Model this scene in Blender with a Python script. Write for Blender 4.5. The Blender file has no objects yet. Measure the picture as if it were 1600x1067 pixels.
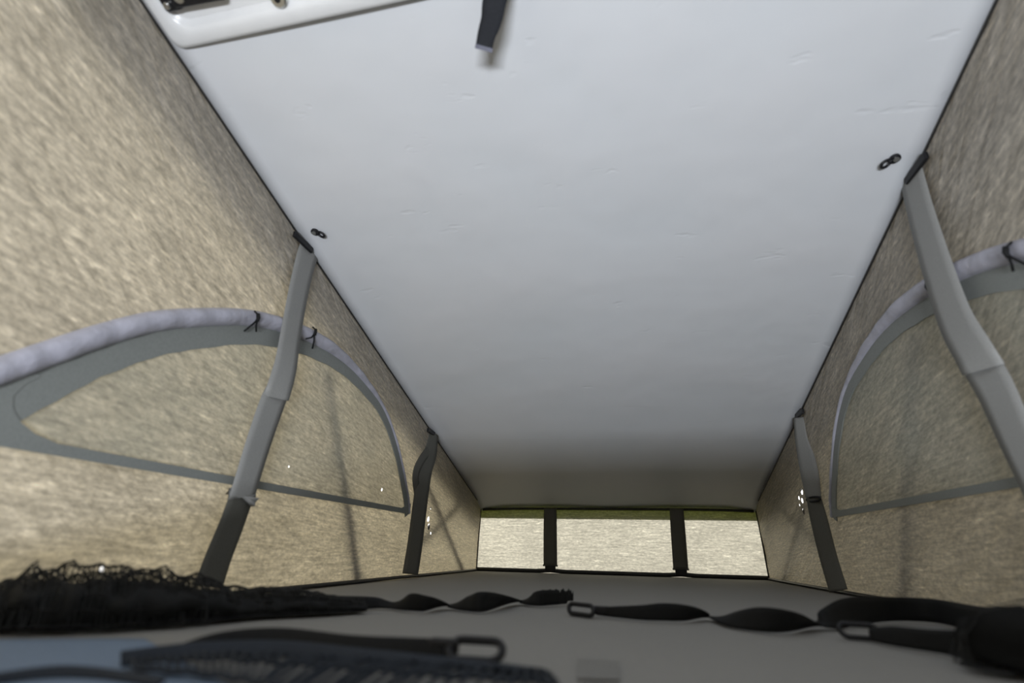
import bpy, bmesh, random
from math import *
from mathutils import Vector, Matrix, noise
random.seed(4)
C = bpy.context.scene.collection
S = bpy.context.scene

# ------------------------------------------------------------------ camera
FPX, YAW, PITCH, ROLL = 780.49, .2231, .398, .0238
CAM = Vector((.0703, 0, .0817))
fwd = Vector((-sin(YAW)*cos(PITCH), cos(YAW)*cos(PITCH), sin(PITCH)))
r0 = Vector((cos(YAW), sin(YAW), 0)); u0 = r0.cross(fwd)
rgt = cos(ROLL)*r0 + sin(ROLL)*u0; upv = -sin(ROLL)*r0 + cos(ROLL)*u0
cd = bpy.data.cameras.new('camera'); cam = bpy.data.objects.new('camera', cd); C.objects.link(cam)
cam.matrix_world = Matrix(((rgt.x, upv.x, -fwd.x, CAM.x), (rgt.y, upv.y, -fwd.y, CAM.y), (rgt.z, upv.z, -fwd.z, CAM.z), (0, 0, 0, 1)))
cd.sensor_width = 36; cd.lens = FPX*36/1600; cd.clip_start = .01
cd.dof.use_dof = True; cd.dof.focus_distance = 1.7; cd.dof.aperture_fstop = 2.6
S.camera = cam

# ------------------------------------------------------------------ daylight outside
wd = bpy.data.worlds.new('sky'); S.world = wd; wd.use_nodes = True
wn, wl = wd.node_tree.nodes, wd.node_tree.links; wn.clear()
tc = wn.new('ShaderNodeTexCoord')
def wdot(v, lo, hi, a, b):
    d = wn.new('ShaderNodeVectorMath'); d.operation = 'DOT_PRODUCT'; wl.new(tc.outputs['Generated'], d.inputs[0]); d.inputs[1].default_value = v
    m = wn.new('ShaderNodeMapRange'); m.interpolation_type = 'SMOOTHSTEP'; wl.new(d.outputs['Value'], m.inputs['Value'])
    for i, x in enumerate((lo, hi, a, b)): m.inputs[1+i].default_value = x
    return m.outputs[0]
SKY_BACK, SKY_LEFT = 2.3, .80
back = wdot(Vector((-.12, 1, .12)).normalized(), .55, .97, 0, SKY_BACK)      # bright hazy sky beyond the rear of the roof
left = wdot(Vector((-1, 0, .1)).normalized(), -.9, .9, .10, SKY_LEFT)
low = wdot(Vector((0, 0, 1)), -.35, .1, .35, 1)
ad = wn.new('ShaderNodeMath'); ad.operation = 'ADD'; wl.new(back, ad.inputs[0]); wl.new(left, ad.inputs[1])
mu = wn.new('ShaderNodeMath'); mu.operation = 'MULTIPLY'; wl.new(ad.outputs[0], mu.inputs[0]); wl.new(low, mu.inputs[1])
bg = wn.new('ShaderNodeBackground'); bg.inputs[0].default_value = (1, .985, .95, 1); wl.new(mu.outputs[0], bg.inputs[1])
wo = wn.new('ShaderNodeOutputWorld'); wl.new(bg.outputs[0], wo.inputs[0])

# daylight coming through the cab glass, low under the bed
la = bpy.data.lights.new('cab_daylight', 'AREA'); la.shape = 'RECTANGLE'; la.size = .5; la.size_y = .11
la.energy = 26.5; la.color = (.90, .94, 1.0)
lo = bpy.data.objects.new('cab_daylight', la); C.objects.link(lo)
lo.location = (.12, -.82, -.250); lo.rotation_euler = (radians(90+24), 0, 0)

S.view_settings.view_transform = 'Standard'; S.view_settings.look = 'None'
S.view_settings.gamma = 1; S.view_settings.use_curve_mapping = False; S.view_settings.exposure = 0

# ------------------------------------------------------------------ measures
HW, D, H0, SL, YN = .6, 2.39, .2839, .2771, -1.08
BED0 = .17
def zc(y): return H0 + (D-y)*SL
def wx(y, z): return .6116 - .0116*z/zc(y)
def ray(x, y): return fwd + (x-800)/FPX*rgt - (y-533.5)/FPX*upv
def on(px, py, n, d):
    v = ray(px, py); n = Vector(n); return CAM + v*((d-n.dot(CAM))/n.dot(v))
def onX(px, py, X): return on(px, py, (1, 0, 0), X)
def onZ(px, py, Z=0): return on(px, py, (0, 0, 1), Z)
def onC(px, py, off=0): return on(px, py, (0, SL, 1), H0+SL*D-off)

# ------------------------------------------------------------------ object helpers
def link(name, bm, mats, parent=None, smooth=False, bevel=0, up=0):
    me = bpy.data.meshes.new(name)
    bmesh.ops.recalc_face_normals(bm, faces=bm.faces[:])
    if up:                                                          # an open sheet: make it face up (1) or down (-1)
        bm.faces.ensure_lookup_table(); k = len(bm.faces)//2; bm.faces[k].normal_update()
        if bm.faces[k].normal.z*up < 0: bmesh.ops.reverse_faces(bm, faces=bm.faces[:])
    bm.to_mesh(me); bm.free()
    for m in (mats if isinstance(mats, (list, tuple)) else [mats]): me.materials.append(m)
    if smooth:
        for p in me.polygons: p.use_smooth = True
    o = bpy.data.objects.new(name, me); C.objects.link(o)
    if parent:
        o.parent = parent; o.matrix_parent_inverse = parent.matrix_world.inverted()
    if bevel:
        b = o.modifiers.new('bevel', 'BEVEL'); b.width = bevel; b.segments = 3; b.limit_method = 'ANGLE'
    return o
def tag(o, label, cat=None, group=None, kind=None):
    o['label'] = label
    if cat: o['category'] = cat
    if group: o['group'] = group
    if kind: o['kind'] = kind
    return o
def thing(name, loc, label, cat, group=None, kind=None):
    o = bpy.data.objects.new(name, None); o.empty_display_size = .05; C.objects.link(o)
    o.location = loc; bpy.context.view_layer.update()
    return tag(o, label, cat, group, kind)
def box(bm, a, b, M=None):
    vs = [bm.verts.new(Vector((x, y, z))) for x in (a[0], b[0]) for y in (a[1], b[1]) for z in (a[2], b[2])]
    if M: 
        for v in vs: v.co = M @ v.co
    for f in ((0,1,3,2),(4,6,7,5),(0,4,5,1),(2,3,7,6),(0,2,6,4),(1,5,7,3)): bm.faces.new([vs[i] for i in f])
    return vs
def tube(bm, pts, r, n=8, closed=False):
    pts = [Vector(p) for p in pts]; N = len(pts); rings = []; prev = None
    for i, p in enumerate(pts):
        if closed: t = pts[(i+1) % N]-pts[i-1]
        else: t = pts[min(i+1, N-1)]-pts[max(i-1, 0)]
        t.normalize()
        if prev is None:
            a = t.orthogonal().normalized()
        else:
            a = (prev-t*prev.dot(t)).normalized()
        prev = a; b = t.cross(a); rr = r[i] if isinstance(r, list) else r
        rings.append([bm.verts.new(p+(a*cos(2*pi*k/n)+b*sin(2*pi*k/n))*rr) for k in range(n)])
    M = N if closed else N-1
    for i in range(M):
        A, B = rings[i], rings[(i+1) % N]
        sh = 0
        if closed and i == N-1: sh = min(range(n), key=lambda s: (A[0].co-B[s].co).length)
        for k in range(n): bm.faces.new((A[k], A[(k+1) % n], B[(k+1+sh) % n], B[(k+sh) % n]))
    if not closed: bm.faces.new(rings[0]); bm.faces.new(rings[-1])
def spline(P, n=8):
    """Catmull-Rom through rows of numbers"""
    out = []; m = len(P)
    for i in range(m-1):
        p = [P[max(i-1, 0)], P[i], P[i+1], P[min(i+2, m-1)]]
        for k in range(n):
            t = k/n
            out.append([.5*((2*b)+(-a+c)*t+(2*a-5*b+4*c-d)*t*t+(-a+3*b-3*c+d)*t**3) for a, b, c, d in zip(*p)])
    out.append(list(P[-1])); return out
def ribbon(bm, rows, ref, th=.0016, n=8, ncross=4, fray=0):
    """rows: x,y,z,width,angle; a flat woven band, its width along ref turned by angle about the run"""
    q = spline(rows, n); P = [Vector(a[:3]) for a in q]; ref = Vector(ref); rings = []
    for i, a in enumerate(q):
        t = (P[min(i+1, len(P)-1)]-P[max(i-1, 0)]).normalized()
        w = (ref-t*ref.dot(t)).normalized(); w = Matrix.Rotation(a[4], 3, t) @ w; nn = t.cross(w)
        up, dn = [], []
        for k in range(ncross+1):
            s = k/ncross-.5; e = w*(s*a[3]); up.append(bm.verts.new(P[i]+e+nn*th/2*(1 if 0 < k < ncross else .5))); dn.append(bm.verts.new(P[i]+e-nn*th/2*(1 if 0 < k < ncross else .5)))
        rings.append(up+dn[::-1])
    for A, B in zip(rings, rings[1:]):
        n_ = len(A)
        for k in range(n_): bm.faces.new((A[k], A[(k+1) % n_], B[(k+1) % n_], B[k]))
    bm.faces.new(rings[0]); bm.faces.new(rings[-1])

# ------------------------------------------------------------------ materials
def mat(name):
    m = bpy.data.materials.new(name); m.use_nodes = True; nt = m.node_tree; nt.nodes.clear()
    return m, nt.nodes, nt.links
def noise_node(N, L, scale, vec, det=4, rough=.5, sc=(1, 1, 1)):
    mp = N.new('ShaderNodeMapping'); L.new(vec, mp.inputs[0]); mp.inputs['Scale'].default_value = sc
    t = N.new('ShaderNodeTexNoise'); t.inputs['Scale'].default_value = scale; t.inputs['Detail'].default_value = det; t.inputs['Roughness'].default_value = rough
    L.new(mp.outputs[0], t.inputs[0]); return t.outputs[0]
def rng(N, L, v, lo, hi, a, b):
    m = N.new('ShaderNodeMapRange'); L.new(v, m.inputs[0])
    for i, x in enumerate((lo, hi, a, b)): m.inputs[1+i].default_value = x
    return m.outputs[0]
def math_(N, L, op, a, b):
    m = N.new('ShaderNodeMath'); m.operation = op
    for i, x in enumerate((a, b)):
        if isinstance(x, (int, float)): m.inputs[i].default_value = x
        else: L.new(x, m.inputs[i])
    return m.outputs[0]
def simple(name, col, rough=.6, nscale=60, var=.12, bump=.2, bdist=.001, spec=.5, metal=0, sc=(1, 1, 1), coat=0):
    m, N, L = mat(name); tc = N.new('ShaderNodeTexCoord'); p = N.new('ShaderNodeBsdfPrincipled'); o = N.new('ShaderNodeOutputMaterial')
    v = noise_node(N, L, nscale, tc.outputs['Object'], sc=sc)
    g = rng(N, L, v, .3, .7, 1-var, 1+var)
    mx = N.new('ShaderNodeMix'); mx.data_type = 'RGBA'; mx.blend_type = 'MULTIPLY'; mx.inputs[0].default_value = 1
    mx.inputs[6].default_value = (*col, 1); L.new(g, mx.inputs[7]); L.new(mx.outputs[2], p.inputs['Base Color'])
    b = N.new('ShaderNodeBump'); b.inputs['Strength'].default_value = bump; b.inputs['Distance'].default_value = bdist; L.new(v, b.inputs['Height']); L.new(b.outputs[0], p.inputs['Normal'])
    p.inputs['Roughness'].default_value = rough; p.inputs['Specular IOR Level'].default_value = spec; p.inputs['Metallic'].default_value = metal; p.inputs['Coat Weight'].default_value = coat
    L.new(p.outputs[0], o.inputs[0]); return m

def fabric(name, refl, trans, holes=(), tmix=.5, wr=1.0, fw=0, fr=.5):
    m, N, L = mat(name); tc = N.new('ShaderNodeTexCoord'); uv = tc.outputs['UV']
    slub = noise_node(N, L, 1, uv, 3, .55, (14, 120, 1))
    slub2 = noise_node(N, L, 1, uv, 2, .5, (30, 260, 1))
    big = noise_node(N, L, 1, uv, 3, .5, (5, 14, 1))
    mott = noise_node(N, L, 1, uv, 4, .7, (75, 150, 1))
    a = rng(N, L, slub, .34, .68, .86, 1.22); b_ = rng(N, L, slub2, .3, .7, .86, 1.14)
    c = rng(N, L, big, .3, .7, .90, 1.10); d = rng(N, L, mott, .3, .7, .70, 1.34)
    f = math_(N, L, 'MULTIPLY', math_(N, L, 'MULTIPLY', a, b_), math_(N, L, 'MULTIPLY', c, d))
    fleck = noise_node(N, L, 1, uv, 2, .5, (24, 95, 1)); ff = rng(N, L, fleck, .62, .74, 1, 1.45)  # sparse brighter flecks: crinkle highlights put into the fabric colour
    f = math_(N, L, 'MULTIPLY', f, ff)
    def tint(col):
        mx = N.new('ShaderNodeMix'); mx.data_type = 'RGBA'; mx.blend_type = 'MULTIPLY'; mx.inputs[0].default_value = 1
        mx.inputs[6].default_value = (*col, 1); L.new(f, mx.inputs[7]); return mx.outputs[2]
    crease = noise_node(N, L, 1, uv, 4, .6, (16, 60, 1))
    dia = N.new('ShaderNodeMapping'); L.new(uv, dia.inputs[0]); dia.inputs['Rotation'].default_value = (0, 0, .5)
    cr2 = noise_node(N, L, 1, dia.outputs[0], 3, .5, (7, 34, 1))
    h = math_(N, L, 'ADD', math_(N, L, 'MULTIPLY', crease, .5), math_(N, L, 'ADD', math_(N, L, 'MULTIPLY', slub, .28), math_(N, L, 'MULTIPLY', cr2, 1.3)))
    bp = N.new('ShaderNodeBump'); bp.inputs['Strength'].default_value = .9*wr; bp.inputs['Distance'].default_value = .006; L.new(h, bp.inputs['Height'])
    p = N.new('ShaderNodeBsdfPrincipled'); L.new(tint(refl), p.inputs['Base Color']); p.inputs['Roughness'].default_value = .36; p.inputs['Specular IOR Level'].default_value = .75; L.new(bp.outputs[0], p.inputs['Normal'])
    t = N.new('ShaderNodeBsdfTranslucent'); L.new(tint(trans), t.inputs[0]); L.new(bp.outputs[0], t.inputs['Normal'])
    if fw:                                                      # part of the daylight passes nearly straight through the weave
        rf = N.new('ShaderNodeBsdfRefraction'); rf.inputs['IOR'].default_value = 1.02; rf.inputs['Roughness'].default_value = fr; L.new(tint(trans), rf.inputs[0])
        m0 = N.new('ShaderNodeMixShader'); m0.inputs[0].default_value = fw; L.new(t.outputs[0], m0.inputs[1]); L.new(rf.outputs[0], m0.inputs[2]); t = m0
    mx = N.new('ShaderNodeMixShader'); mx.inputs[0].default_value = tmix; L.new(p.outputs[0], mx.inputs[1]); L.new(t.outputs[0], mx.inputs[2])
    res = mx.outputs[0]
    if holes:                                                   # round spots where the fabric turns fully transparent
        geo = N.new('ShaderNodeNewGeometry'); mask = None
        for (P, r) in holes:
            s = N.new('ShaderNodeVectorMath'); s.operation = 'DISTANCE'; L.new(geo.outputs['Position'], s.inputs[0]); s.inputs[1].default_value = P
            k = math_(N, L, 'LESS_THAN', s.outputs['Value'], r)
            mask = k if mask is None else math_(N, L, 'MAXIMUM', mask, k)
        tr = N.new('ShaderNodeBsdfTransparent'); m2 = N.new('ShaderNodeMixShader'); L.new(mask, m2.inputs[0]); L.new(res, m2.inputs[1]); L.new(tr.outputs[0], m2.inputs[2]); res = m2.outputs[0]
    o = N.new('ShaderNodeOutputMaterial'); L.new(res, o.inputs[0]); return m
def holes_on(side, pts):
    out = []
    for px, py, r in pts:
        P = onX(px, py, side*.606)
        P = onX(px, py, side*wx(P.y, P.z)); out.append((P, r))
    return out
FR, FT = (.50, .475, .44), (.66, .56, .36)
M_left = fabric('fabric_left', FR, FT, holes_on(-1, [(670, 823, 0.0105), (669, 811, 0.0085), (672, 794, 0.0044), (673, 833, 0.0044), (596, 765, 0.0044), (160, 889, 0.0037), (452, 729, 0.0025)]))
M_right = fabric('fabric_right', FR, FT, holes_on(1, [(1253, 768, 0.0093), (1249, 778, 0.0059), (1254, 782, 0.0076), (1256, 799, 0.0085), (1250, 789, 0.0034)]))
M_far = fabric('fabric_far', FR, (.56, .53, .43), wr=.5, fw=.6, fr=.6)
M_near = fabric('fabric_near', FR, FT)

def ceiling_mat():
    m, N, L = mat('ceiling_vinyl'); tc = N.new('ShaderNodeTexCoord'); p = N.new('ShaderNodeBsdfPrincipled'); o = N.new('ShaderNodeOutputMaterial')
    v = noise_node(N, L, 3.2, tc.outputs['Object'], 3, .5); d = noise_node(N, L, 1, tc.outputs['Object'], 3, .6, (9, 22, 1)); dd = rng(N, L, d, .66, .8, 0, 1)
    fi = noise_node(N, L, 900, tc.outputs['Object'], 2)
    h = math_(N, L, 'ADD', math_(N, L, 'MULTIPLY', v, 3.0), math_(N, L, 'ADD', math_(N, L, 'MULTIPLY', dd, -.35), math_(N, L, 'MULTIPLY', fi, .03)))
    b = N.new('ShaderNodeBump'); b.inputs['Strength'].default_value = .35; b.inputs['Distance'].default_value = .01; L.new(h, b.inputs['Height']); L.new(b.outputs[0], p.inputs['Normal'])
    cr = N.new('ShaderNodeMix'); cr.data_type = 'RGBA'; L.new(v, cr.inputs[0]); cr.inputs[6].default_value = (.66, .70, .74, 1); cr.inputs[7].default_value = (.735, .74, .765, 1); L.new(cr.outputs[2], p.inputs['Base Color'])
    p.inputs['Roughness'].default_value = .5; p.inputs['Specular IOR Level'].default_value = .35
    L.new(p.outputs[0], o.inputs[0]); return m
M_ceil = ceiling_mat()
M_bed = simple('bed_felt', (.27, .265, .25), .8, 700, .10, .3, .0005)
M_web = simple('grey_webbing', (.25, .252, .245), .55, 500, .08, .4, .0006, sc=(.4, 1, 1))
M_webd = simple('dark_webbing', (.10, .10, .088), .6, 500, .10, .4, .0006)  # darker webbing, with bed-edge shade and backlit darkness put into the colour
M_blk = simple('black_webbing', (.012, .0125, .013), .7, 600, .2, .5, .0008, .2)
M_pull = simple('charcoal_webbing', (.024, .026, .031), .8, 500, .15, .4, .0006, .15)
M_hem = simple('grey_blue_stitching', (.12, .125, .17), .6, 400)
M_plas = simple('black_plastic', (.012, .012, .014), .4, 200, .1, .1, .0003, .3)
M_trim = simple('black_rubber', (.02, .02, .02), .45, 200)
M_bind = simple('grey_binding', (.23, .245, .235), .55, 300, .08, .3, .0008)
M_roll = simple('lavender_binding', (.43, .43, .50), .36, 40, .10, .8, .004)
M_white = simple('white_plastic', (.80, .81, .82), .28, 30, .02, .05, .001)
M_metal = simple('bare_metal', (.62, .62, .60), .3, 80, .05, .1, .0003, metal=1)
M_alu = simple('dark_strut_metal', (.06, .06, .06), .5, 80, metal=.4)
M_shell = simple('roof_shell_paint', (.62, .62, .60), .3, 20, .03, .05)
M_green, N, L = mat('olive_lip_tint'); g1 = N.new('ShaderNodeBsdfTranslucent'); g1.inputs[0].default_value = (.52, .58, .09, 1); g2 = N.new('ShaderNodeBsdfDiffuse'); g2.inputs[0].default_value = (.22, .26, .05, 1); g3 = N.new('ShaderNodeMixShader'); g3.inputs[0].default_value = .6; L.new(g2.outputs[0], g3.inputs[1]); L.new(g1.outputs[0], g3.inputs[2]); g4 = N.new('ShaderNodeOutputMaterial'); L.new(g3.outputs[0], g4.inputs[0])  # translucent olive put in to tint the shaded band atop the back wall
M_cabin = simple('cabin_lining', (.16, .16, .165), .8, 120)
M_blue = simple('blue_grey_finish', (.17, .235, .335), .7, 300, .06, .3, .001)
M_netb = simple('black_net_cord', (.012, .013, .014), .7, 300)
M_denim = simple('dark_blue_tape', (.010, .017, .030), .7, 500, .25, .5, .001)
M_label = simple('charcoal_label', (.20, .197, .188), .5, 300, .05)
def screen_mat():
    m, N, L = mat('insect_screen'); d = N.new('ShaderNodeBsdfDiffuse'); d.inputs[0].default_value = (.36, .40, .36, 1)
    t = N.new('ShaderNodeBsdfTransparent'); x = N.new('ShaderNodeMixShader'); o = N.new('ShaderNodeOutputMaterial')
    tc = N.new('ShaderNodeTexCoord'); v = noise_node(N, L, 9, tc.outputs['Object'], 3); L.new(rng(N, L, v, .35, .65, .20, .32), x.inputs[0])
    L.new(t.outputs[0], x.inputs[1]); L.new(d.outputs[0], x.inputs[2]); L.new(x.outputs[0], o.inputs[0]); return m
M_screen = screen_mat()

# ------------------------------------------------------------------ fabric walls
def grid_wall(name, fn, nu, nv, m, label):
    bm = bmesh.new(); uvl = bm.loops.layers.uv.new('UVMap'); vs = []
    for i in range(nu+1):
        vs.append([bm.verts.new(fn(i/nu, j/nv)[0]) for j in range(nv+1)])
    for i in range(nu):
        for j in range(nv):
            f = bm.faces.new((vs[i][j], vs[i+1][j], vs[i+1][j+1], vs[i][j+1])); 
            for lp, (a, b) in zip(f.loops, ((i, j), (i+1, j), (i+1, j+1), (i, j+1))): lp[uvl].uv = fn(a/nu, b/nv)[1]
    me = bpy.data.meshes.new(name); bm.to_mesh(me); bm.free(); me.materials.append(m)
    for p in me.polygons: p.use_smooth = True
    o = bpy.data.objects.new(name, me); C.objects.link(o); return tag(o, label, kind='structure')
def ripple(y, t):
    e = sin(pi*min(max(t, 0), 1))
    return .004*e*noise.noise(Vector((y*3.1, t*5+y*1.5, .4))) + .0025*e*noise.noise(Vector((y*9, t*14, 3)))
def side(s):
    def fn(a, t):
        y = YN + a*(D-YN); t = -.06+1.06*t; z = t*zc(y)
        return Vector((s*(wx(y, z)+ripple(y+(5 if s > 0 else 0), t)), y, z)), (y+(3 if s > 0 else 0), t*.62)
    return fn
grid_wall('wall_left', side(-1), 190, 40, M_left, 'sunlit beige woven tent fabric wall on the left with slub streaks')
grid_wall('wall_right', side(1), 190, 40, M_right, 'shaded beige woven tent fabric wall on the right')
def far(a, t):
    t = -.12+1.12*t; w = .6116-.0116*t; return Vector((-w+2*w*a, D-.012*sin(pi*a)*sin(pi*t), t*H0)), (a*1.2+7, t*.3)
grid_wall('wall_back', far, 60, 16, M_far, 'small brightly backlit beige fabric wall at the low end of the roof')
def near(a, t):
    w = .6116-.0116*t; return Vector((-w+2*w*a, YN, t*zc(YN))), (a*1.2+11, t*1.0)
grid_wall('wall_front', near, 20, 20, M_near, 'tall beige fabric wall at the raised end behind the viewer')

# ------------------------------------------------------------------ ceiling panel
bm = bmesh.new(); nx, ny = 48, 110; T = []
for i in range(nx+1):
    x = -HW + 2*HW*i/nx; row = []
    for j in range(ny+1):
        y = YN + (D-YN)*j/ny; e = min(HW-abs(x), D-y); drop = 0
        R_ = .045
        cor = max(0, min(1, (.10-(HW-abs(x)))/.10))*max(0, min(1, (.10-(D-y))/.10))
        if e < R_: drop = .006*(1-e/R_)**2
        far_b = max(0, (y-(D-.22))/.22); drop += .010*far_b**2 + .012*cor
        row.append(bm.verts.new((x, y, zc(y)-drop+.010*sin(pi*min(1, max(0, (HW-abs(x))/HW)))*.6)))
    T.append(row)
for i in range(nx):
    for j in range(ny): bm.faces.new((T[i][j], T[i+1][j], T[i+1][j+1], T[i][j+1]))
ce = link('ceiling', bm, M_ceil, smooth=True, up=-1); tag(ce, 'pale blue-white padded vinyl ceiling panel sloping down to the back', kind='structure')
s_ = ce.modifiers.new('solid', 'SOLIDIFY'); s_.thickness = .012; s_.offset = -1
# outer roof shell with side flanges
bm = bmesh.new()
O = .045; TH = .03
for (x0, x1, a, b) in ((-HW-.056, HW+.056, .03, .05),):
    vs = []
    for x in (x0, x1):
        for y, dz in ((YN-.06, 0), (D+.05, 0)):
            for k in (a, b): vs.append(bm.verts.new((x, y, zc(y)+k)))
    for f in ((0,1,3,2),(4,6,7,5),(0,4,5,1),(2,3,7,6),(0,2,6,4),(1,5,7,3)): bm.faces.new([vs[i] for i in f])
for s in (-1, 1):
    vs = []
    for x in (s*(HW+.046), s*(HW+.056)):
        for y in (YN-.06, D+.05):
            for k in (-.115, .032): vs.append(bm.verts.new((x, y, zc(y)+k)))
    for f in ((0,1,3,2),(4,6,7,5),(0,4,5,1),(2,3,7,6),(0,2,6,4),(1,5,7,3)): bm.faces.new([vs[i] for i in f])
tag(link('trim_1', bm, M_shell), 'outer roof shell above the ceiling with overhanging side lips', kind='structure')
bm = bmesh.new(); box(bm, (-HW-.04, D+.012, H0-.060), (HW+.04, D+.020, H0+.02))
tag(link('trim_2', bm, M_green), 'outer roof lip with an olive tint added for the shaded band atop the back wall', kind='structure')
# piping
def piping(name, pts, r, label):
    bm = bmesh.new(); tube(bm, pts, r, 8); return tag(link(name, bm, M_trim, smooth=True), label, kind='structure')
for k, s in ((3, -1), (4, 1)):
    piping('trim_%d' % k, [(s*(HW-.0010), YN+.01+(D-YN-.04)*i/60, zc(YN+.01+(D-YN-.04)*i/60)-.0105) for i in range(61)], .0019, 'thin black seam along the %s edge of the ceiling' % ('left' if s < 0 else 'right'))
piping('trim_5', [(-HW+.01+(2*HW-.02)*i/40, D-.012, H0-.018-.006*(abs(i/20-1))**6) for i in range(41)], .0055, 'black rubber seal where the ceiling meets the back wall')
for k, s in ((6, -1), (7, 1)):
    piping('trim_%d' % k, [(s*.6055, BED0+(D-BED0-.01)*i/50, .0035) for i in range(51)], .0048, 'thin black seam between the bed board and the %s wall' % ('left' if s < 0 else 'right'))
piping('trim_8', [(-.605+1.21*i/40, D-.010, .006+.004*max(0, 1-abs(abs(-.605+1.21*i/40)-.275)/.06)) for i in range(41)], .0085, 'black rubber seal where the bed board meets the back wall')
for k, s in ((9, -1), (10, 1)):
    piping('trim_%d' % k, [(s*(.6005+.009*(1-t)), D-.008-.004*sin(pi*t), t*(H0-.02)+.005) for t in [i/12 for i in range(13)]], .0035, 'black piping down the %s corner of the back wall' % ('left' if s < 0 else 'right'))

# ------------------------------------------------------------------ bed board and cabin below
bm = bmesh.new(); n = 40; T = []
nyb = 60
for i in range(n+1):
    x = -.6095+1.219*i/n; T.append([bm.verts.new((x, BED0+(D-.006-BED0)*j/nyb, -.0015+.0012*noise.noise(Vector((x*4, j*.15, 0))))) for j in range(nyb+1)])
for i in range(n):
    for j in range(nyb): bm.faces.new((T[i][j], T[i+1][j], T[i+1][j+1], T[i][j+1]))
bed = link('bed_board', bm, M_bed, smooth=True, up=1); tag(bed, 'flat grey bed board filling the roof space between the fabric walls', 'bed')
s_ = bed.modifiers.new('solid', 'SOLIDIFY'); s_.thickness = .03; s_.offset = -1
bm = bmesh.new()
for s in (-1, 1): box(bm, (s*.612, YN-.3, -.06), (s*.80, D+.2, -.034))
box(bm, (-.612, D+.002, -.06), (.612, D+.2, -.034))
tag(link('trim_11', bm, M_shell), 'van roof gutter outside the fabric walls', kind='structure')
bm = bmesh.new()
for s in (-1, 1): box(bm, (s*.78, -1.35, -1.3), (s*.80, D+.2, -.06))
box(bm, (-.78, D+.18, -1.3), (.78, D+.2, -.06)); box(bm, (-.78, -1.35, -1.3), (.78, D+.2, -1.28))
box(bm, (-.78, -1.35, -1.3), (.78, -1.33, -.62)); box(bm, (-.80, -1.35, -.06), (.80, YN-.005, -.034))
tag(link('wall_cabin', bm, M_cabin), 'dark lining of the van cabin below the bed opening', kind='structure')
M_glass, N, L = mat('windscreen_glass'); g = N.new('ShaderNodeBsdfPrincipled'); g.inputs['Base Color'].default_value = (.9, .95, 1, 1); g.inputs['Transmission Weight'].default_value = 1; g.inputs['Roughness'].default_value = 0; o_ = N.new('ShaderNodeOutputMaterial'); L.new(g.outputs[0], o_.inputs[0])
bm = bmesh.new(); box(bm, (-.78, -1.345, -.62), (.78, -1.340, -.06))
tag(link('window_3', bm, M_glass), 'windscreen of the cab below', kind='structure')

# ------------------------------------------------------------------ lifting arms outside, seen as shadows through the fabric
def bar(bm, s, a, b, w=.026, x=.6185, t=.006):
    a = Vector((0, *a)); b = Vector((0, *b)); d = (b-a).normalized(); p = Vector((0, -d.z, d.y))*w/2
    vs = []
    for X in (x, x+t):
        for q in (a-p, a+p, b+p, b-p): vs.append(bm.verts.new((s*X, q.y, q.z)))
    bm.faces.new(vs[:4]); bm.faces.new(vs[4:])
    for k in range(4): bm.faces.new((vs[k], vs[(k+1) % 4], vs[4+(k+1) % 4], vs[4+k]))
for s, nm in ((-1, 'left'), (1, 'right')):
    t = thing('scissor_lift', (s*.62, 2.0, 0), 'dark crossed lifting arms showing as an X through the %s fabric wall' % nm, 'lifting arms', 'roof lifting arms')
    bm = bmesh.new(); bar(bm, s, (1.70, .29), (2.25, -.03)); link('arm', bm, M_alu, t)
    bm = bmesh.new(); bar(bm, s, (2.20, .31), (1.66, .09), x=.6255); link('arm', bm, M_alu, t)
    bm = bmesh.new(); tube(bm, [(s*.6335, 1.94, .15), (s*.617, 1.94, .15)], .014, 12); link('pivot', bm, M_alu, t)
    t = thing('gas_strut', (s*.62, 1.3, 0), 'dark gas strut showing as a slanting bar through the %s fabric wall' % nm, 'strut', 'roof gas struts')
    bm = bmesh.new(); bar(bm, s, (1.00, .47), (1.16, .23), w=.022); link('rod', bm, M_alu, t)
    bm = bmesh.new(); bar(bm, s, (1.16, .23), (1.32, -.03), w=.032); link('cylinder_body', bm, M_alu, t)

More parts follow.
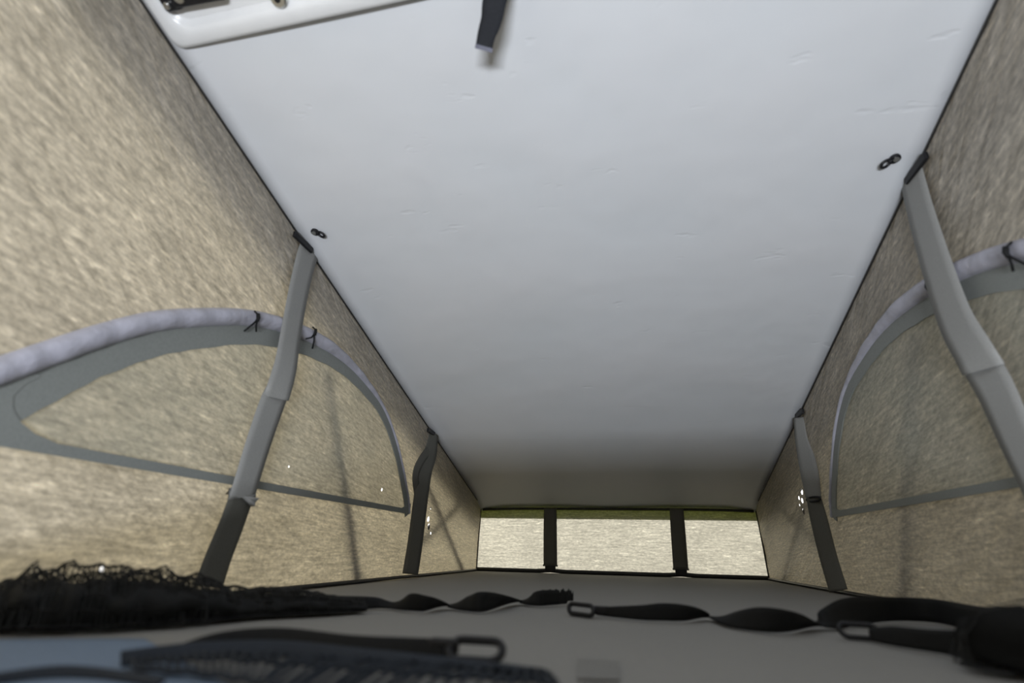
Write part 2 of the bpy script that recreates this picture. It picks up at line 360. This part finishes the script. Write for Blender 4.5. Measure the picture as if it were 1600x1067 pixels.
# ------------------------------------------------------------------ side windows
ARCH = [(.285, .185), (.30, .20), (.335, .225), (.38, .265), (.42, .302), (.465, .343), (.53, .395), (.60, .436), (.70, .484), (.80, .515), (.93, .536), (1.05, .533), (1.17, .508), (1.30, .460), (1.43, .362), (1.53, .245), (1.562, .188)]
def window(s, idx, label, ties):
    root = thing('window_%d' % idx, (s*.6, .93, .18), label, None, kind='structure')
    A = spline(ARCH, 8); P = [Vector((0, a, b)) for a, b in A]; N_ = []
    for i in range(len(P)):
        t = (P[min(i+1, len(P)-1)]-P[max(i-1, 0)]).normalized(); N_.append(Vector((0, -t.z, t.y)))
    def at(i, off, inn):
        q = P[i]+N_[i]*off; q.z = max(q.z, .172)
        return Vector((s*(wx(q.y, q.z)-inn), q.y, q.z))
    L_ = len(P)
    def wid(i):                       # wider at the near foot, narrow at the far foot
        y = P[i].y; return .024 + .012*max(0, min(1, (1.3-y)/.7)) + .018*max(0, (.45-y)/.15)
    # rolled edge
    bm = bmesh.new(); rings = []
    for i in range(L_):
        y = P[i].y; w = .032*max(.25, min(1, (1.5-y)/.55)) ; wv = 1+.10*sin(i*1.15)+.08*sin(i*.53+1)
        ring = []
        for k in range(7):
            a = pi*k/6; ring.append(bm.verts.new(at(i, -w*.5*(1-cos(a)*-1)*1.0, .003+.015*sin(a)*wv*max(.4, w/.032))))
        rings.append(ring)
    for A_, B_ in zip(rings, rings[1:]):
        for k in range(6): bm.faces.new((A_[k], A_[k+1], B_[k+1], B_[k]))
    link('rolled_edge', bm, M_roll, root, smooth=True)['label'] = 'pale lavender rolled fabric edge along the arch'
    # binding (arch + sill) as one flat band
    bm = bmesh.new(); prev = None
    for i in range(L_):
        y = P[i].y; w = .032*max(.25, min(1, (1.5-y)/.55)); o1 = -w*.8; o2 = -w-wid(i)-.0006*sin(i*1.1)
        c = [bm.verts.new(at(i, o1, .0045)), bm.verts.new(at(i, o2, .0045)), bm.verts.new(at(i, o2, .0015)), bm.verts.new(at(i, o1, .0015))]
        if prev:
            for k in range(4): bm.faces.new((prev[k], prev[(k+1) % 4], c[(k+1) % 4], c[k]))
        prev = c
    link('binding', bm, M_bind, root)['label'] = 'dark grey binding tape inside the arch'
    bm = bmesh.new(); prev = None
    for i in range(61):
        y = .285+(1.562-.285)*i/60; b_ = .176+.008*(i/60); tp = b_+.014+.02*max(0, 1-i/6)
        if i > 57: tp += (i-57)*.006
        c = [bm.verts.new((s*(wx(y, z)-k), y, z)) for z, k in ((b_, .0050), (tp, .0050), (tp, .002), (b_, .002))]
        if prev:
            for k in range(4): bm.faces.new((prev[k], prev[(k+1) % 4], c[(k+1) % 4], c[k]))
        prev = c
    link('sill_tape', bm, M_bind, root)['label'] = 'straight grey tape along the foot of the window'
    # filled near corner where arch tape and sill tape meet
    bm = bmesh.new(); cr = [(.27, .176), (.50, .186), (.475, .192), (.450, .197), (.432, .206), (.419, .218), (.414, .232), (.419, .246), (.432, .262), (.40, .275), (.34, .225), (.29, .195)]
    for k in (.0054, .0022): bm.faces.new([bm.verts.new((s*(wx(a, b)-k), a, b)) for a, b in cr])
    bm.verts.ensure_lookup_table(); m_ = len(cr)
    for k in range(m_): bm.faces.new([bm.verts[q] for q in (k, (k+1) % m_, m_+(k+1) % m_, m_+k)])
    link('corner_gusset', bm, M_bind, root)
    # insect screen
    bm = bmesh.new(); top = [bm.verts.new(at(i, -.03, .0030)) for i in range(L_)]; bot = []
    for v in top: bot.append(bm.verts.new((s*(wx(v.co.y, .185)-.003), v.co.y, .182)))
    for i in range(L_-1):
        if top[i].co.z > .185 and top[i+1].co.z > .185 and top[i+1].co.y > top[i].co.y: bm.faces.new((top[i], top[i+1], bot[i+1], bot[i]))
    link('insect_screen', bm, M_screen, root, smooth=True)['label'] = 'fine grey-green see-through insect screen'
    for (px, py, q) in ties:
        H = onX(px, py, s*.588); bm = bmesh.new()
        H = Vector((s*.586, H.y, H.z))
        dy = .006*q
        tube(bm, [H+Vector((s*.006, 0, .016)), H+Vector((-s*.003, -dy*.5, .009)), H+Vector((-s*.003, dy*.3, -.002)), H+Vector((0, -dy, -.016)), H+Vector((s*.006, -dy*2.2, -.031))], .0019, 6)
        tube(bm, [H+Vector((-s*.003, dy*.3, -.002)), H+Vector((0, dy*.9, -.012)), H+Vector((s*.006, dy*2.6, -.019))], .0017, 6)
        tube(bm, [H+Vector((-s*.003, 0, .010)), H+Vector((-s*.005, dy*.2, .002)), H+Vector((-s*.003, dy*.2, -.005))], .0033, 6)
        link('tie', bm, M_blk, root, smooth=True)['label'] = 'short black cord tie holding the rolled edge'
window(-1, 1, 'half-round screened window with grey binding in the left fabric wall', [(398, 498, 1), (489, 521, -1)])
window(1, 2, 'half-round screened window with grey binding in the right fabric wall', [(1457, 449, 1), (1582, 395, 1)])

# ------------------------------------------------------------------ straps down the walls
def wall_strap(s, px, label, top, rows_up, rows_dn, kind, wmat=None, extra=None):
    root = thing('wall_strap', top, label, 'strap', 'webbing straps down the side walls')
    return root
def to_rows(s, pts):
    """pts: px, py, inward distance from the wall, width, turn"""
    out = []
    for px, py, inn, w, a in pts:
        P = onX(px, py, s*(.606-inn)); out.append([P.x, P.y, P.z, w, a]); 
    return out
def bracket(root, s, y, n=1):
    bm = bmesh.new(); z = zc(y)-.016
    box(bm, (s*.5895, y-.034, z-.010), (s*.5965, y+.034, z+.004)); link('bracket', bm, M_plas, root, bevel=.002)['label'] = 'flat black plastic anchor under the ceiling edge'
# left, near
r = thing('wall_strap', (-.59, .80, 0), 'wide grey strap with a fold crossing the left window, nearest the viewer on that wall', 'strap', 'webbing straps down the side walls')
bm = bmesh.new(); ribbon(bm, to_rows(-1, [(486, 386, .008, .062, .0), (479, 404, .012, .062, .05), (468, 450, .016, .060, .05), (455, 520, .026, .056, .10), (447, 570, .032, .054, .22), (437, 606, .034, .052, .35), (431, 622, .028, .050, .45)]), (0, 1, 0)); link('sleeve', bm, M_web, r, smooth=True)['label'] = 'upper grey sleeve ending in a fold'
bm = bmesh.new(); ribbon(bm, to_rows(-1, [(434, 612, .022, .050, .25), (425, 632, .024, .056, .2), (405, 690, .024, .056, .15), (381, 768, .022, .054, .12), (379, 775, .020, .054, .12)]), (0, 1, 0)); link('webbing', bm, M_web, r, smooth=True)
bm = bmesh.new(); ribbon(bm, to_rows(-1, [(382, 764, .018, .052, .12), (362, 820, .016, .052, .12), (342, 870, .016, .053, .12), (326, 917, .016, .055, .12)]), (0, 1, 0)); link('lower_webbing', bm, M_webd, r, smooth=True)['label'] = 'darker lower length of the strap'
bracket(r, -1, .812)
# right, near
r = thing('wall_strap', (.59, .80, 0), 'wide grey strap with a bend crossing the right window, nearest the viewer on that wall', 'strap', 'webbing straps down the side walls')
bm = bmesh.new(); ribbon(bm, to_rows(1, [(1419, 262, .008, .062, 0), (1425, 282, .012, .062, -.05), (1440, 340, .020, .060, -.10), (1464, 420, .030, .060, -.15), (1492, 500, .036, .060, -.2), (1520, 550, .036, .058, -.3), (1536, 578, .030, .056, -.4)]), (0, 1, 0)); link('sleeve', bm, M_web, r, smooth=True)['label'] = 'upper grey sleeve ending in a fold'
bm = bmesh.new(); ribbon(bm, to_rows(1, [(1532, 570, .024, .054, -.3), (1555, 610, .026, .058, -.2), (1590, 690, .026, .056, -.15), (1640, 800, .022, .054, -.1), (1690, 935, .018, .054, -.1)]), (0, 1, 0)); link('webbing', bm, M_web, r, smooth=True)
bracket(r, 1, .806)
# left, far
r = thing('wall_strap', (-.59, 1.62, 0), 'narrow dark strap with a slack loop between the left window and the back wall', 'strap', 'webbing straps down the side walls')
bm = bmesh.new(); ribbon(bm, to_rows(-1, [(677, 676, .012, .050, .4), (673, 705, .018, .052, .6), (664, 735, .026, .052, .75), (658, 775, .028, .050, .8), (653, 815, .024, .050, .8), (647, 860, .018, .052, .75), (641, 897, .014, .054, .7)]), (0, 1, 0)); link('webbing', bm, M_webd, r, smooth=True)
bm = bmesh.new(); ribbon(bm, to_rows(-1, [(674, 700, .014, .030, .5), (661, 715, .012, .028, .5), (650, 738, .012, .026, .5), (651, 765, .014, .026, .5), (657, 790, .020, .030, .6)]), (0, 1, 0)); link('slack_loop', bm, M_webd, r, smooth=True)
bracket(r, -1, 1.66)
# right, far
r = thing('wall_strap', (.59, 1.60, 0), 'narrow dark strap with a black keeper between the right window and the back wall', 'strap', 'webbing straps down the side walls')
bm = bmesh.new(); ribbon(bm, to_rows(1, [(1249, 652, .012, .044, -.5), (1254, 690, .016, .048, -.6), (1264, 735, .022, .052, -.75), (1271, 778, .022, .044, -.75)]), (0, 1, 0)); link('sleeve', bm, M_web, r, smooth=True)
bm = bmesh.new(); ribbon(bm, to_rows(1, [(1271, 776, .022, .040, -.75), (1279, 810, .020, .048, -.75), (1294, 870, .016, .050, -.7), (1310, 923, .014, .052, -.65)]), (0, 1, 0)); link('webbing', bm, M_webd, r, smooth=True)
P = onX(1271, 780, .582); bm = bmesh.new(); tube(bm, [P+Vector((-.010*cos(a), .024*cos(a), .006*sin(a))) for a in [2*pi*k/16 for k in range(16)]], .003, 6, True); link('keeper', bm, M_plas, r, smooth=True)
bracket(r, 1, 1.61)

# back wall straps
for x0, x1, lab in ((-.270, -.271, 'upright dark strap across the backlit back wall, left one of the pair'), (.279, .272, 'upright dark strap across the backlit back wall, right one of the pair')):
    r = thing('wall_strap', (x1, 2.36, 0), lab, 'strap', 'dark straps on the back wall')
    bm = bmesh.new(); ribbon(bm, [[x0, 2.366, .268, .058, 0], [(x0+x1)/2, 2.362, .16, .060, 0], [x1, 2.364, .030, .060, 0]], (1, 0, 0)); link('webbing', bm, M_webd, r, smooth=True)
    bm = bmesh.new(); box(bm, (x1-.023, 2.358, .006), (x1+.023, 2.368, .030)); link('anchor', bm, M_plas, r, bevel=.002)
    bm = bmesh.new(); box(bm, (x1-.033, 2.363, .026), (x1+.033, 2.366, .033)); link('stitched_end', bm, M_webd, r, bevel=.001)

# ------------------------------------------------------------------ ceiling eyelets
def ceil_frame(P):
    z = Vector((0, SL, 1)).normalized(); y = Vector((0, 1, -SL)).normalized(); return Matrix(((1, y.x, z.x, P.x), (0, y.y, z.y, P.y), (0, y.z, z.z, P.z), (0, 0, 0, 1)))
for (px, py, ang, lab) in ((497, 363, .35, 'small black hanging ring screwed to the ceiling above the left wall strap'), (1391, 250, -.35, 'small black hanging ring screwed to the ceiling above the right wall strap')):
    P = onC(px, py, .002); M = ceil_frame(P) @ Matrix.Rotation(ang, 4, 'Z') @ Matrix.Scale(.66, 4); r = thing('ceiling_hook', P, lab, 'hook', 'black ceiling rings')
    sx = 1 if px < 800 else -1
    def tr(v): return M @ Vector(v)
    bm = bmesh.new(); tube(bm, [tr((sx*.0125+.0115*cos(a), .0095*sin(a), -.008-.004*cos(a)*sx)) for a in [2*pi*k/20 for k in range(20)]], .0026, 8, True); link('ring', bm, M_plas, r, smooth=True)
    bm = bmesh.new(); tube(bm, [tr((0-sx*.010, 0, .002)), tr((-sx*.010, 0, -.004)), tr((-sx*.010, 0, -.0055))], [.0088, .0088, .0070], 16); link('base', bm, M_plas, r, smooth=False)
    bm = bmesh.new(); box(bm, (-.006, -.004, -.009), (.003, .004, -.003), M); link('clip', bm, M_plas, r, bevel=.001)
    bm = bmesh.new(); tube(bm, [tr((-sx*.0115, 0, -.005)), tr((-sx*.0115, 0, -.0075))], .0048, 12); link('screw', bm, M_metal, r)['label'] = 'shiny screw head'

# ------------------------------------------------------------------ hanging pull strap
r = thing('pull_strap', (-.09, .44, zc(.44)-.01), 'short charcoal webbing pull strap hanging from the top of the ceiling', 'strap')
rows = []
for k, (px, py, d, w, a) in enumerate(((792, -70, .008, .034, .0), (784, -40, .028, .034, .05), (773, 0, .046, .0335, .12), (768, 30, .056, .031, .3), (760, 55, .063, .027, .35), (756, 76, .070, .0245, .15))):
    P = onC(px, py, d); rows.append([P.x, P.y, P.z, w, a])
bm = bmesh.new(); ribbon(bm, rows, (1, .1, .1), th=.003); link('webbing', bm, M_pull, r, smooth=True)
P = Vector(rows[-1][:3]); P0 = Vector(rows[-2][:3]); dv = (P-P0).normalized()
bm = bmesh.new(); a = P-dv*.003; b = P+dv*.0025
ribbon(bm, [[*a, .0255, .15], [*b, .0255, .15]], (1, .1, .1), th=.0045); link('stitched_hem', bm, M_hem, r)['label'] = 'slightly bluish stitched end'
P = Vector(rows[0][:3]); bm = bmesh.new(); box(bm, (-.022, -.012, -.004), (.022, .012, .012), ceil_frame(P)); link('mounting_plate', bm, M_plas, r, bevel=.002)

# ------------------------------------------------------------------ moulded tray at the raised end of the ceiling
r = thing('roof_tray', (-.3, .2, zc(.2)), 'white moulded plastic tray with raised rim on the ceiling, upper left corner', 'tray')
def rrect(x0, y0, x1, y1, rad, n=6):
    o = []
    for cx, cy, a0 in ((x1-rad, y1-rad, 0), (x0+rad, y1-rad, 90), (x0+rad, y0+rad, 180), (x1-rad, y0+rad, 270)):
        for k in range(n+1): a = radians(a0+90*k/n); o.append((cx+rad*cos(a), cy+rad*sin(a)))
    return o
x0, x1, y0, y1 = -.5975, .12, -.30, .434
prof = [(0, .000, .012), (.001, .005, .014), (.004, .010, .017), (.009, .0125, .020), (.020, .0135, .024), (.025, .0125, .026), (.029, .009, .026), (.031, .004, .024), (.036, .002, .022)]   # inset, depth below ceiling, corner radius
bm = bmesh.new(); rings = []
for ins, dep, rad in prof:
    rings.append([bm.verts.new((x, y, zc(y)-dep)) for x, y in rrect(x0+ins, y0+ins, x1-ins, y1-ins, rad)])
for A, B in zip(rings, rings[1:]):
    m_ = len(A)
    for k in range(m_): bm.faces.new((A[k], A[(k+1) % m_], B[(k+1) % m_], B[k]))
link('rim', bm, M_white, r, smooth=True)
bm = bmesh.new(); A = [bm.verts.new((x, y, zc(y)-.003)) for x, y in rrect(x0+.035, y0+.035, x1-.035, y1-.035, .022)]; B = [bm.verts.new(v.co+Vector((0, 0, .002))) for v in A]
bm.faces.new(A); bm.faces.new(B)
for k in range(len(A)): bm.faces.new((A[k], A[(k+1) % len(A)], B[(k+1) % len(A)], B[k]))
link('recess_panel', bm, M_white, r)
# latch in the tray
P = onC(303, -2, .010); lt = thing('roof_latch', P, 'black plastic roof latch with round holes mounted in the white tray', 'latch')
M = ceil_frame(Vector((0, 0, 0))); M = Matrix.Translation(P) @ M.to_3x3().to_4x4() @ Matrix.Rotation(.04, 4, 'Z')
bm = bmesh.new(); box(bm, (-.030, -.055, -.012), (.055, .006, .006), M); link('latch_body', bm, M_plas, lt, bevel=.004)
bm = bmesh.new(); box(bm, (-.052, -.035, -.008), (-.024, .010, .006), M); link('catch', bm, M_plas, lt, bevel=.005)
for cx, cy, rr in ((-.040, .000, .005), (-.036, -.020, .006), (-.014, -.008, .0085), (.030, -.010, .007)):
    bm = bmesh.new(); tube(bm, [M @ Vector((cx, cy, -.004)), M @ Vector((cx, cy, -.0135)), M @ Vector((cx, cy, -.0145))], [rr, rr, rr*.8], 16); link('bolt', bm, M_metal, lt)['label'] = 'bright round bolt head'
P = onC(436, -3, .010); kb = thing('tray_knob', P, 'round grey metal knob in the white tray beside the black latch', 'knob')
M = Matrix.Translation(P) @ ceil_frame(Vector((0, 0, 0)))
bm = bmesh.new(); tube(bm, [M @ Vector((0, 0, .006)), M @ Vector((0, 0, -.004)), M @ Vector((0, 0, -.007))], [.0125, .0125, .010], 20); link('cap', bm, M_metal, kb)
bm = bmesh.new(); tube(bm, [M @ Vector((0, 0, -.006)), M @ Vector((0, 0, -.009))], .004, 12); link('stud', bm, M_plas, kb)

# ------------------------------------------------------------------ nets and straps lying on the bed
def bed_rows(pts):
    """pts: px, py of the lower edge on the bed, width, turn (0 flat, pi/2 on edge)"""
    out = []
    for px, py, w, a in pts:
        P = onZ(px, py, 0); out.append([P.x, P.y, max(.003, abs(sin(a))*w/2)+.0015, w, a])
    return out
def loop_ring(name, parent, c, ux, uy, L, W, r, m=M_plas):
    pts = []
    for x, y in rrect(-L/2, -W/2, L/2, W/2, W*.48, 6): pts.append(Vector(c)+Vector(ux)*x+Vector(uy)*y)
    bm = bmesh.new(); tube(bm, pts, r, 8, True); return link(name, bm, m, parent, smooth=True)
def crumpled_net(bm, path, hw, hh, nu, nv, seed):
    """cords of a crumpled net following path rows (x,y,z,halfwidth,height)"""
    q = spline(path, 12); L_ = len(q); G = []
    for i in range(nu+1):
        f = i/nu*(L_-1); k = int(f); g = f-k; a = q[k]; b = q[min(k+1, L_-1)]; c = [u*(1-g)+v*g for u, v in zip(a, b)]
        row = []
        for j in range(nv+1):
            th = -.15+pi*1.3*j/nv
            n1 = noise.noise(Vector((i*.23, j*.31, seed))); n2 = noise.noise(Vector((i*.6, j*.5, seed+9)))
            rr = 1+.20*n1+.08*n2
            row.append(Vector((c[0]+cos(th)*c[3]*rr*.8, c[1]-cos(th)*c[3]*rr*.5 + .004*n2, max(.003, c[2]+sin(th)*c[4]*rr))))
        G.append(row)
    return G
def net_mesh(name, G, cord, m, parent):
    bm = bmesh.new(); V = [[bm.verts.new(p) for p in row] for row in G]
    for i in range(len(V)-1):
        for j in range(len(V[0])-1): bm.faces.new((V[i][j], V[i+1][j], V[i+1][j+1], V[i][j+1]))
    o = link(name, bm, m, parent); w = o.modifiers.new('wire', 'WIREFRAME'); w.thickness = cord; w.use_even_offset = False; w.use_boundary = True
    return o
def lump(bm, path, seed, nu=60, nv=16):
    q = spline(path, 12); L_ = len(q); R = []
    for i in range(nu+1):
        f = i/nu*(L_-1); k = int(f); g = f-k; a = q[k]; b = q[min(k+1, L_-1)]; c = [u*(1-g)+v*g for u, v in zip(a, b)]; row = []
        for j in range(nv):
            th = 2*pi*j/nv; n = 1+.3*noise.noise(Vector((i*.35, cos(th)*1.3, sin(th)*1.3+seed)))+.18*noise.noise(Vector((i*.9, cos(th)*3, sin(th)*3+seed)))
            row.append(bm.verts.new((c[0]+cos(th)*c[3]*.8*n, c[1]-cos(th)*c[3]*.5*n, max(.001, c[2]*.0+c[4]*.5*(1+sin(th)*n)))))
        R.append(row)
    for A, B in zip(R, R[1:]):
        for k in range(nv): bm.faces.new((A[k], A[(k+1) % nv], B[(k+1) % nv], B[k]))
    bm.faces.new(R[0]); bm.faces.new(R[-1])
UPZ = (0, 0, 1)
# left net with its twisted strap
r = thing('safety_net', (-.5, .6, 0), 'crumpled black safety net heaped along the left wall with a twisted strap reaching mid-bed', 'net', 'safety nets on the bed')
def heap(pts):                 # px, py of the near foot of the heap, its width and height
    out = []
    for px, py, w, hh in pts: P = onZ(px, py, 0); out.append((max(-.598+w*.9, P.x), P.y+w*.45, 0, w, hh))
    return out
path = heap([(-110, 985, .045, .040), (-20, 988, .050, .052), (80, 986, .050, .054), (180, 981, .046, .052), (270, 975, .042, .044), (350, 968, .034, .031), (420, 964, .030, .030), (490, 961, .024, .022), (560, 957, .016, .013)])
bm = bmesh.new(); lump(bm, [(a, b, c, d, e*.82) for a, b, c, d, e in path], 2); link('bundled_tape', bm, M_blk, r, smooth=True)
net_mesh('net_mesh', crumpled_net(None, [(a, b, c+.002, d*1.05, e*.92) for a, b, c, d, e in path], 0, 0, 110, 16, 1.7), .0017, M_netb, r)
net_mesh('net_fold', crumpled_net(None, [(a-.004, b+.006, c+.002, d*.85, e*1.0) for a, b, c, d, e in path], 0, 0, 100, 14, 5.1), .0017, M_netb, r)
h = pi/2
def floor_ribbon(name, pts, parent, m=M_blk, n=10, th=.002):
    rows = bed_rows(pts)
    for a in rows: a[4] -= pi/2
    bm = bmesh.new(); ribbon(bm, rows, UPZ, th=th, n=n); return link(name, bm, m, parent, smooth=True)
def webbing(parent, pts, label, m=M_blk): o = floor_ribbon('strap', pts, parent, m); o['label'] = label; return o
st = webbing(r, [(470, 963, .022, h-.35), (530, 958, .020, h-.3), (585, 952, .016, h-.5), (612, 952, .014, h-1.0), (640, 956, .022, h-.1), (668, 957, .021, h+.5), (698, 951, .016, h+1.5), (725, 955, .020, h+2.6), (752, 958, .026, h+pi), (784, 951, .022, h+pi+.7), (811, 944, .016, h+pi+1.5), (830, 947, .020, h+pi+2.6), (850, 948, .023, h+2*pi), (874, 946, .022, h+2*pi)], 'twisted black webbing running toward the middle of the bed')
a = onZ(846, 948, 0); b = onZ(896, 944, 0); bm = bmesh.new(); R = []
for i in range(29):
    c = a.lerp(b, i/28); hh = (.0215+.0025*sin(i*1.1)+.0012*sin(i*2.7))*(1 if i < 23 else .80-.05*(i-23)*(i % 2)); w_ = .004+.0015*sin(i*.9); R.append([bm.verts.new(c+Vector((0, w_*cos(t_), .0015+.004*(i > 22)+hh*.5*(1+sin(t_))))) for t_ in [2*pi*k/8 for k in range(8)]])
for A, B in zip(R, R[1:]):
    for k in range(8): bm.faces.new((A[k], A[(k+1) % 8], B[(k+1) % 8], B[k]))
bm.faces.new(R[0]); bm.faces.new(R[-1]); link('crumpled_end', bm, M_blk, st)['label'] = 'bunched sewn end of the strap'

# right net with its long strap and plastic loop
r = thing('safety_net', (.3, .8, 0), 'black safety net in the dark right corner with a long twisted small-loop strap', 'net', 'safety nets on the bed')
st = webbing(r, [(932, 963, .010, h), (965, 967, .014, h-.1), (1005, 971, .018, h), (1040, 972, .021, h), (1080, 972, .020, h+.5), (1110, 969, .014, h+1.4), (1145, 981, .020, h+2.5), (1197, 990, .026, h+pi), (1242, 990, .024, h+pi+.5), (1274, 984, .018, h+pi+1.35), (1300, 984, .026, h+pi+2.5), (1338, 978, .033, h+2*pi-.2), (1400, 972, .031, h+2*pi), (1470, 976, .031, h+2*pi), (1550, 998, .032, h+2*pi), (1620, 1018, .040, h+2*pi)], 'long black webbing twisted three times')
a = onZ(908, 963, 0); b = onZ(955, 969, 0); ux = (b-a).normalized(); uy = Vector((0, .6, .8)).normalized()
loop_ring('loop', st, a+Vector((0, 0, .0085)), ux, uy, .043, .0145, .0032)
c = onZ(938, 964, 0); bm = bmesh.new(); box(bm, (c.x-.010, c.y-.004, .003), (c.x+.014, c.y+.004, .014)); link('keeper', bm, M_plas, st, bevel=.003)
sb = webbing(r, [(1362, 1004, .012, h-.2), (1400, 1012, .018, h-.2), (1470, 1024, .020, h), (1560, 1042, .026, h), (1640, 1060, .034, h)], 'shorter strap doubled back under the long one')
a = onZ(1352, 1001, 0); loop_ring('loop', sb, a+Vector((-.004, 0, .009)), (1, -.2, 0), Vector((0, .6, .8)).normalized(), .036, .015, .0028)
P = [onZ(*q, 0) for q in ((1560, 1034), (1600, 1044), (1680, 1064), (1760, 1084))]
path = [(p.x, p.y, 0, .02+.02*i, .024+.010*i) for i, p in enumerate(P)]
bm = bmesh.new(); lump(bm, path, 6, 30, 14); link('bundled_tape', bm, M_blk, r, smooth=True)
net_mesh('net_mesh', crumpled_net(None, [(a_, b_, .003, d*1.1, e) for a_, b_, c_, d, e in path], 0, 0, 30, 10, 3.3), .0016, M_netb, r)

# near net band, its edge tape and looped strap
r = thing('safety_net', (-.15, .42, 0), 'blurred dark net band nearest the viewer with a strap ending in a loop', 'net', 'safety nets on the bed')
G = []
q0 = [onZ(*p, 0) for p in ((195, 1050), (330, 1034), (520, 1040), (700, 1052), (860, 1066))]; q1 = [onZ(*p, 0) for p in ((205, 1058), (330, 1070), (440, 1088), (620, 1108), (880, 1120))]
A = spline([tuple(p) for p in q0], 10); B = spline([tuple(p) for p in q1], 10)
for i in range(len(A)):
    a, b = Vector(A[i]), Vector(B[i]); row = []
    for j in range(3):
        t = j/2; p = a.lerp(b, t); p.z = .0055+.003*sin(pi*t)+.0008*sin(i*1.7+j); row.append(p)
    G.append(row)
net_mesh('net_mesh', G, .0040, M_denim, r)
floor_ribbon('lower_tape', [(-60, 1082, .006, h-.9), (20, 1070, .008, h-.8), (90, 1064, .009, h-.8), (160, 1066, .007, h-.9), (250, 1080, .006, h-1.0)], r, M_denim)
floor_ribbon('edge_tape', [(185, 1046, .012, h-.7), (300, 1030, .013, h-.8), (430, 1024, .012, h-.8), (560, 1034, .011, h-.9), (700, 1048, .010, h-.9), (850, 1064, .008, h-1.0)], r, M_denim)
st = webbing(r, [(215, 1044, .005, h-1.0), (265, 1032, .009, h-.8), (340, 1017, .014, h-.6), (430, 1012, .016, h-.6), (540, 1021, .014, h-.6), (630, 1027, .014, h-.5), (695, 1031, .014, h-.4)], 'near black strap lying along the net band')
bm = bmesh.new(); a = onZ(690, 1029, 0); box(bm, (a.x-.012, a.y-.005, .002), (a.x+.014, a.y+.005, .015)); link('keeper', bm, M_plas, st, bevel=.004)
a = onZ(742, 1034, 0); loop_ring('loop', st, a+Vector((0, 0, .0080)), Vector((1, .02, 0)).normalized(), Vector((0, .82, .57)).normalized(), .044, .020, .0034)

# thin blue-grey sheet laid over the bed at the near left
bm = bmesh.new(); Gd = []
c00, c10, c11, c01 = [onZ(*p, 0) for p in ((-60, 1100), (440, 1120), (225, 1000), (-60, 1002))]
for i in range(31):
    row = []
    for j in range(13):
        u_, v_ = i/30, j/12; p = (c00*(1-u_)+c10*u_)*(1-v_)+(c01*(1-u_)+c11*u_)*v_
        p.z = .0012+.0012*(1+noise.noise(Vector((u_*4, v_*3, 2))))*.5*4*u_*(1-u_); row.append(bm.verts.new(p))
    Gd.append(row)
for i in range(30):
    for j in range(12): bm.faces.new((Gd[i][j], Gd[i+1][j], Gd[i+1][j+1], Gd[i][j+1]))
o = link('bluish_sheet', bm, M_blue, smooth=True, up=1); tag(o, 'blurred blue-grey sheet lying on the bed in the near left corner', 'cloth')
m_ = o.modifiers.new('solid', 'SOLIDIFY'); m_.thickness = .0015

# care label on the bed
c = [onZ(*p, 0) for p in ((902, 1062), (968, 1064), (966, 1033), (903, 1029))]
bm = bmesh.new(); lo_ = [bm.verts.new(p+Vector((0, 0, .0002))) for p in c]; hi_ = [bm.verts.new(p+Vector((0, 0, .0007))) for p in c]
bm.faces.new(lo_); bm.faces.new(hi_)
for k in range(4): bm.faces.new((lo_[k], lo_[(k+1) % 4], hi_[(k+1) % 4], hi_[k]))
tag(link('fabric_label', bm, M_label), 'small dark rectangular patch on the grey bed at the bottom of the view', 'patch')
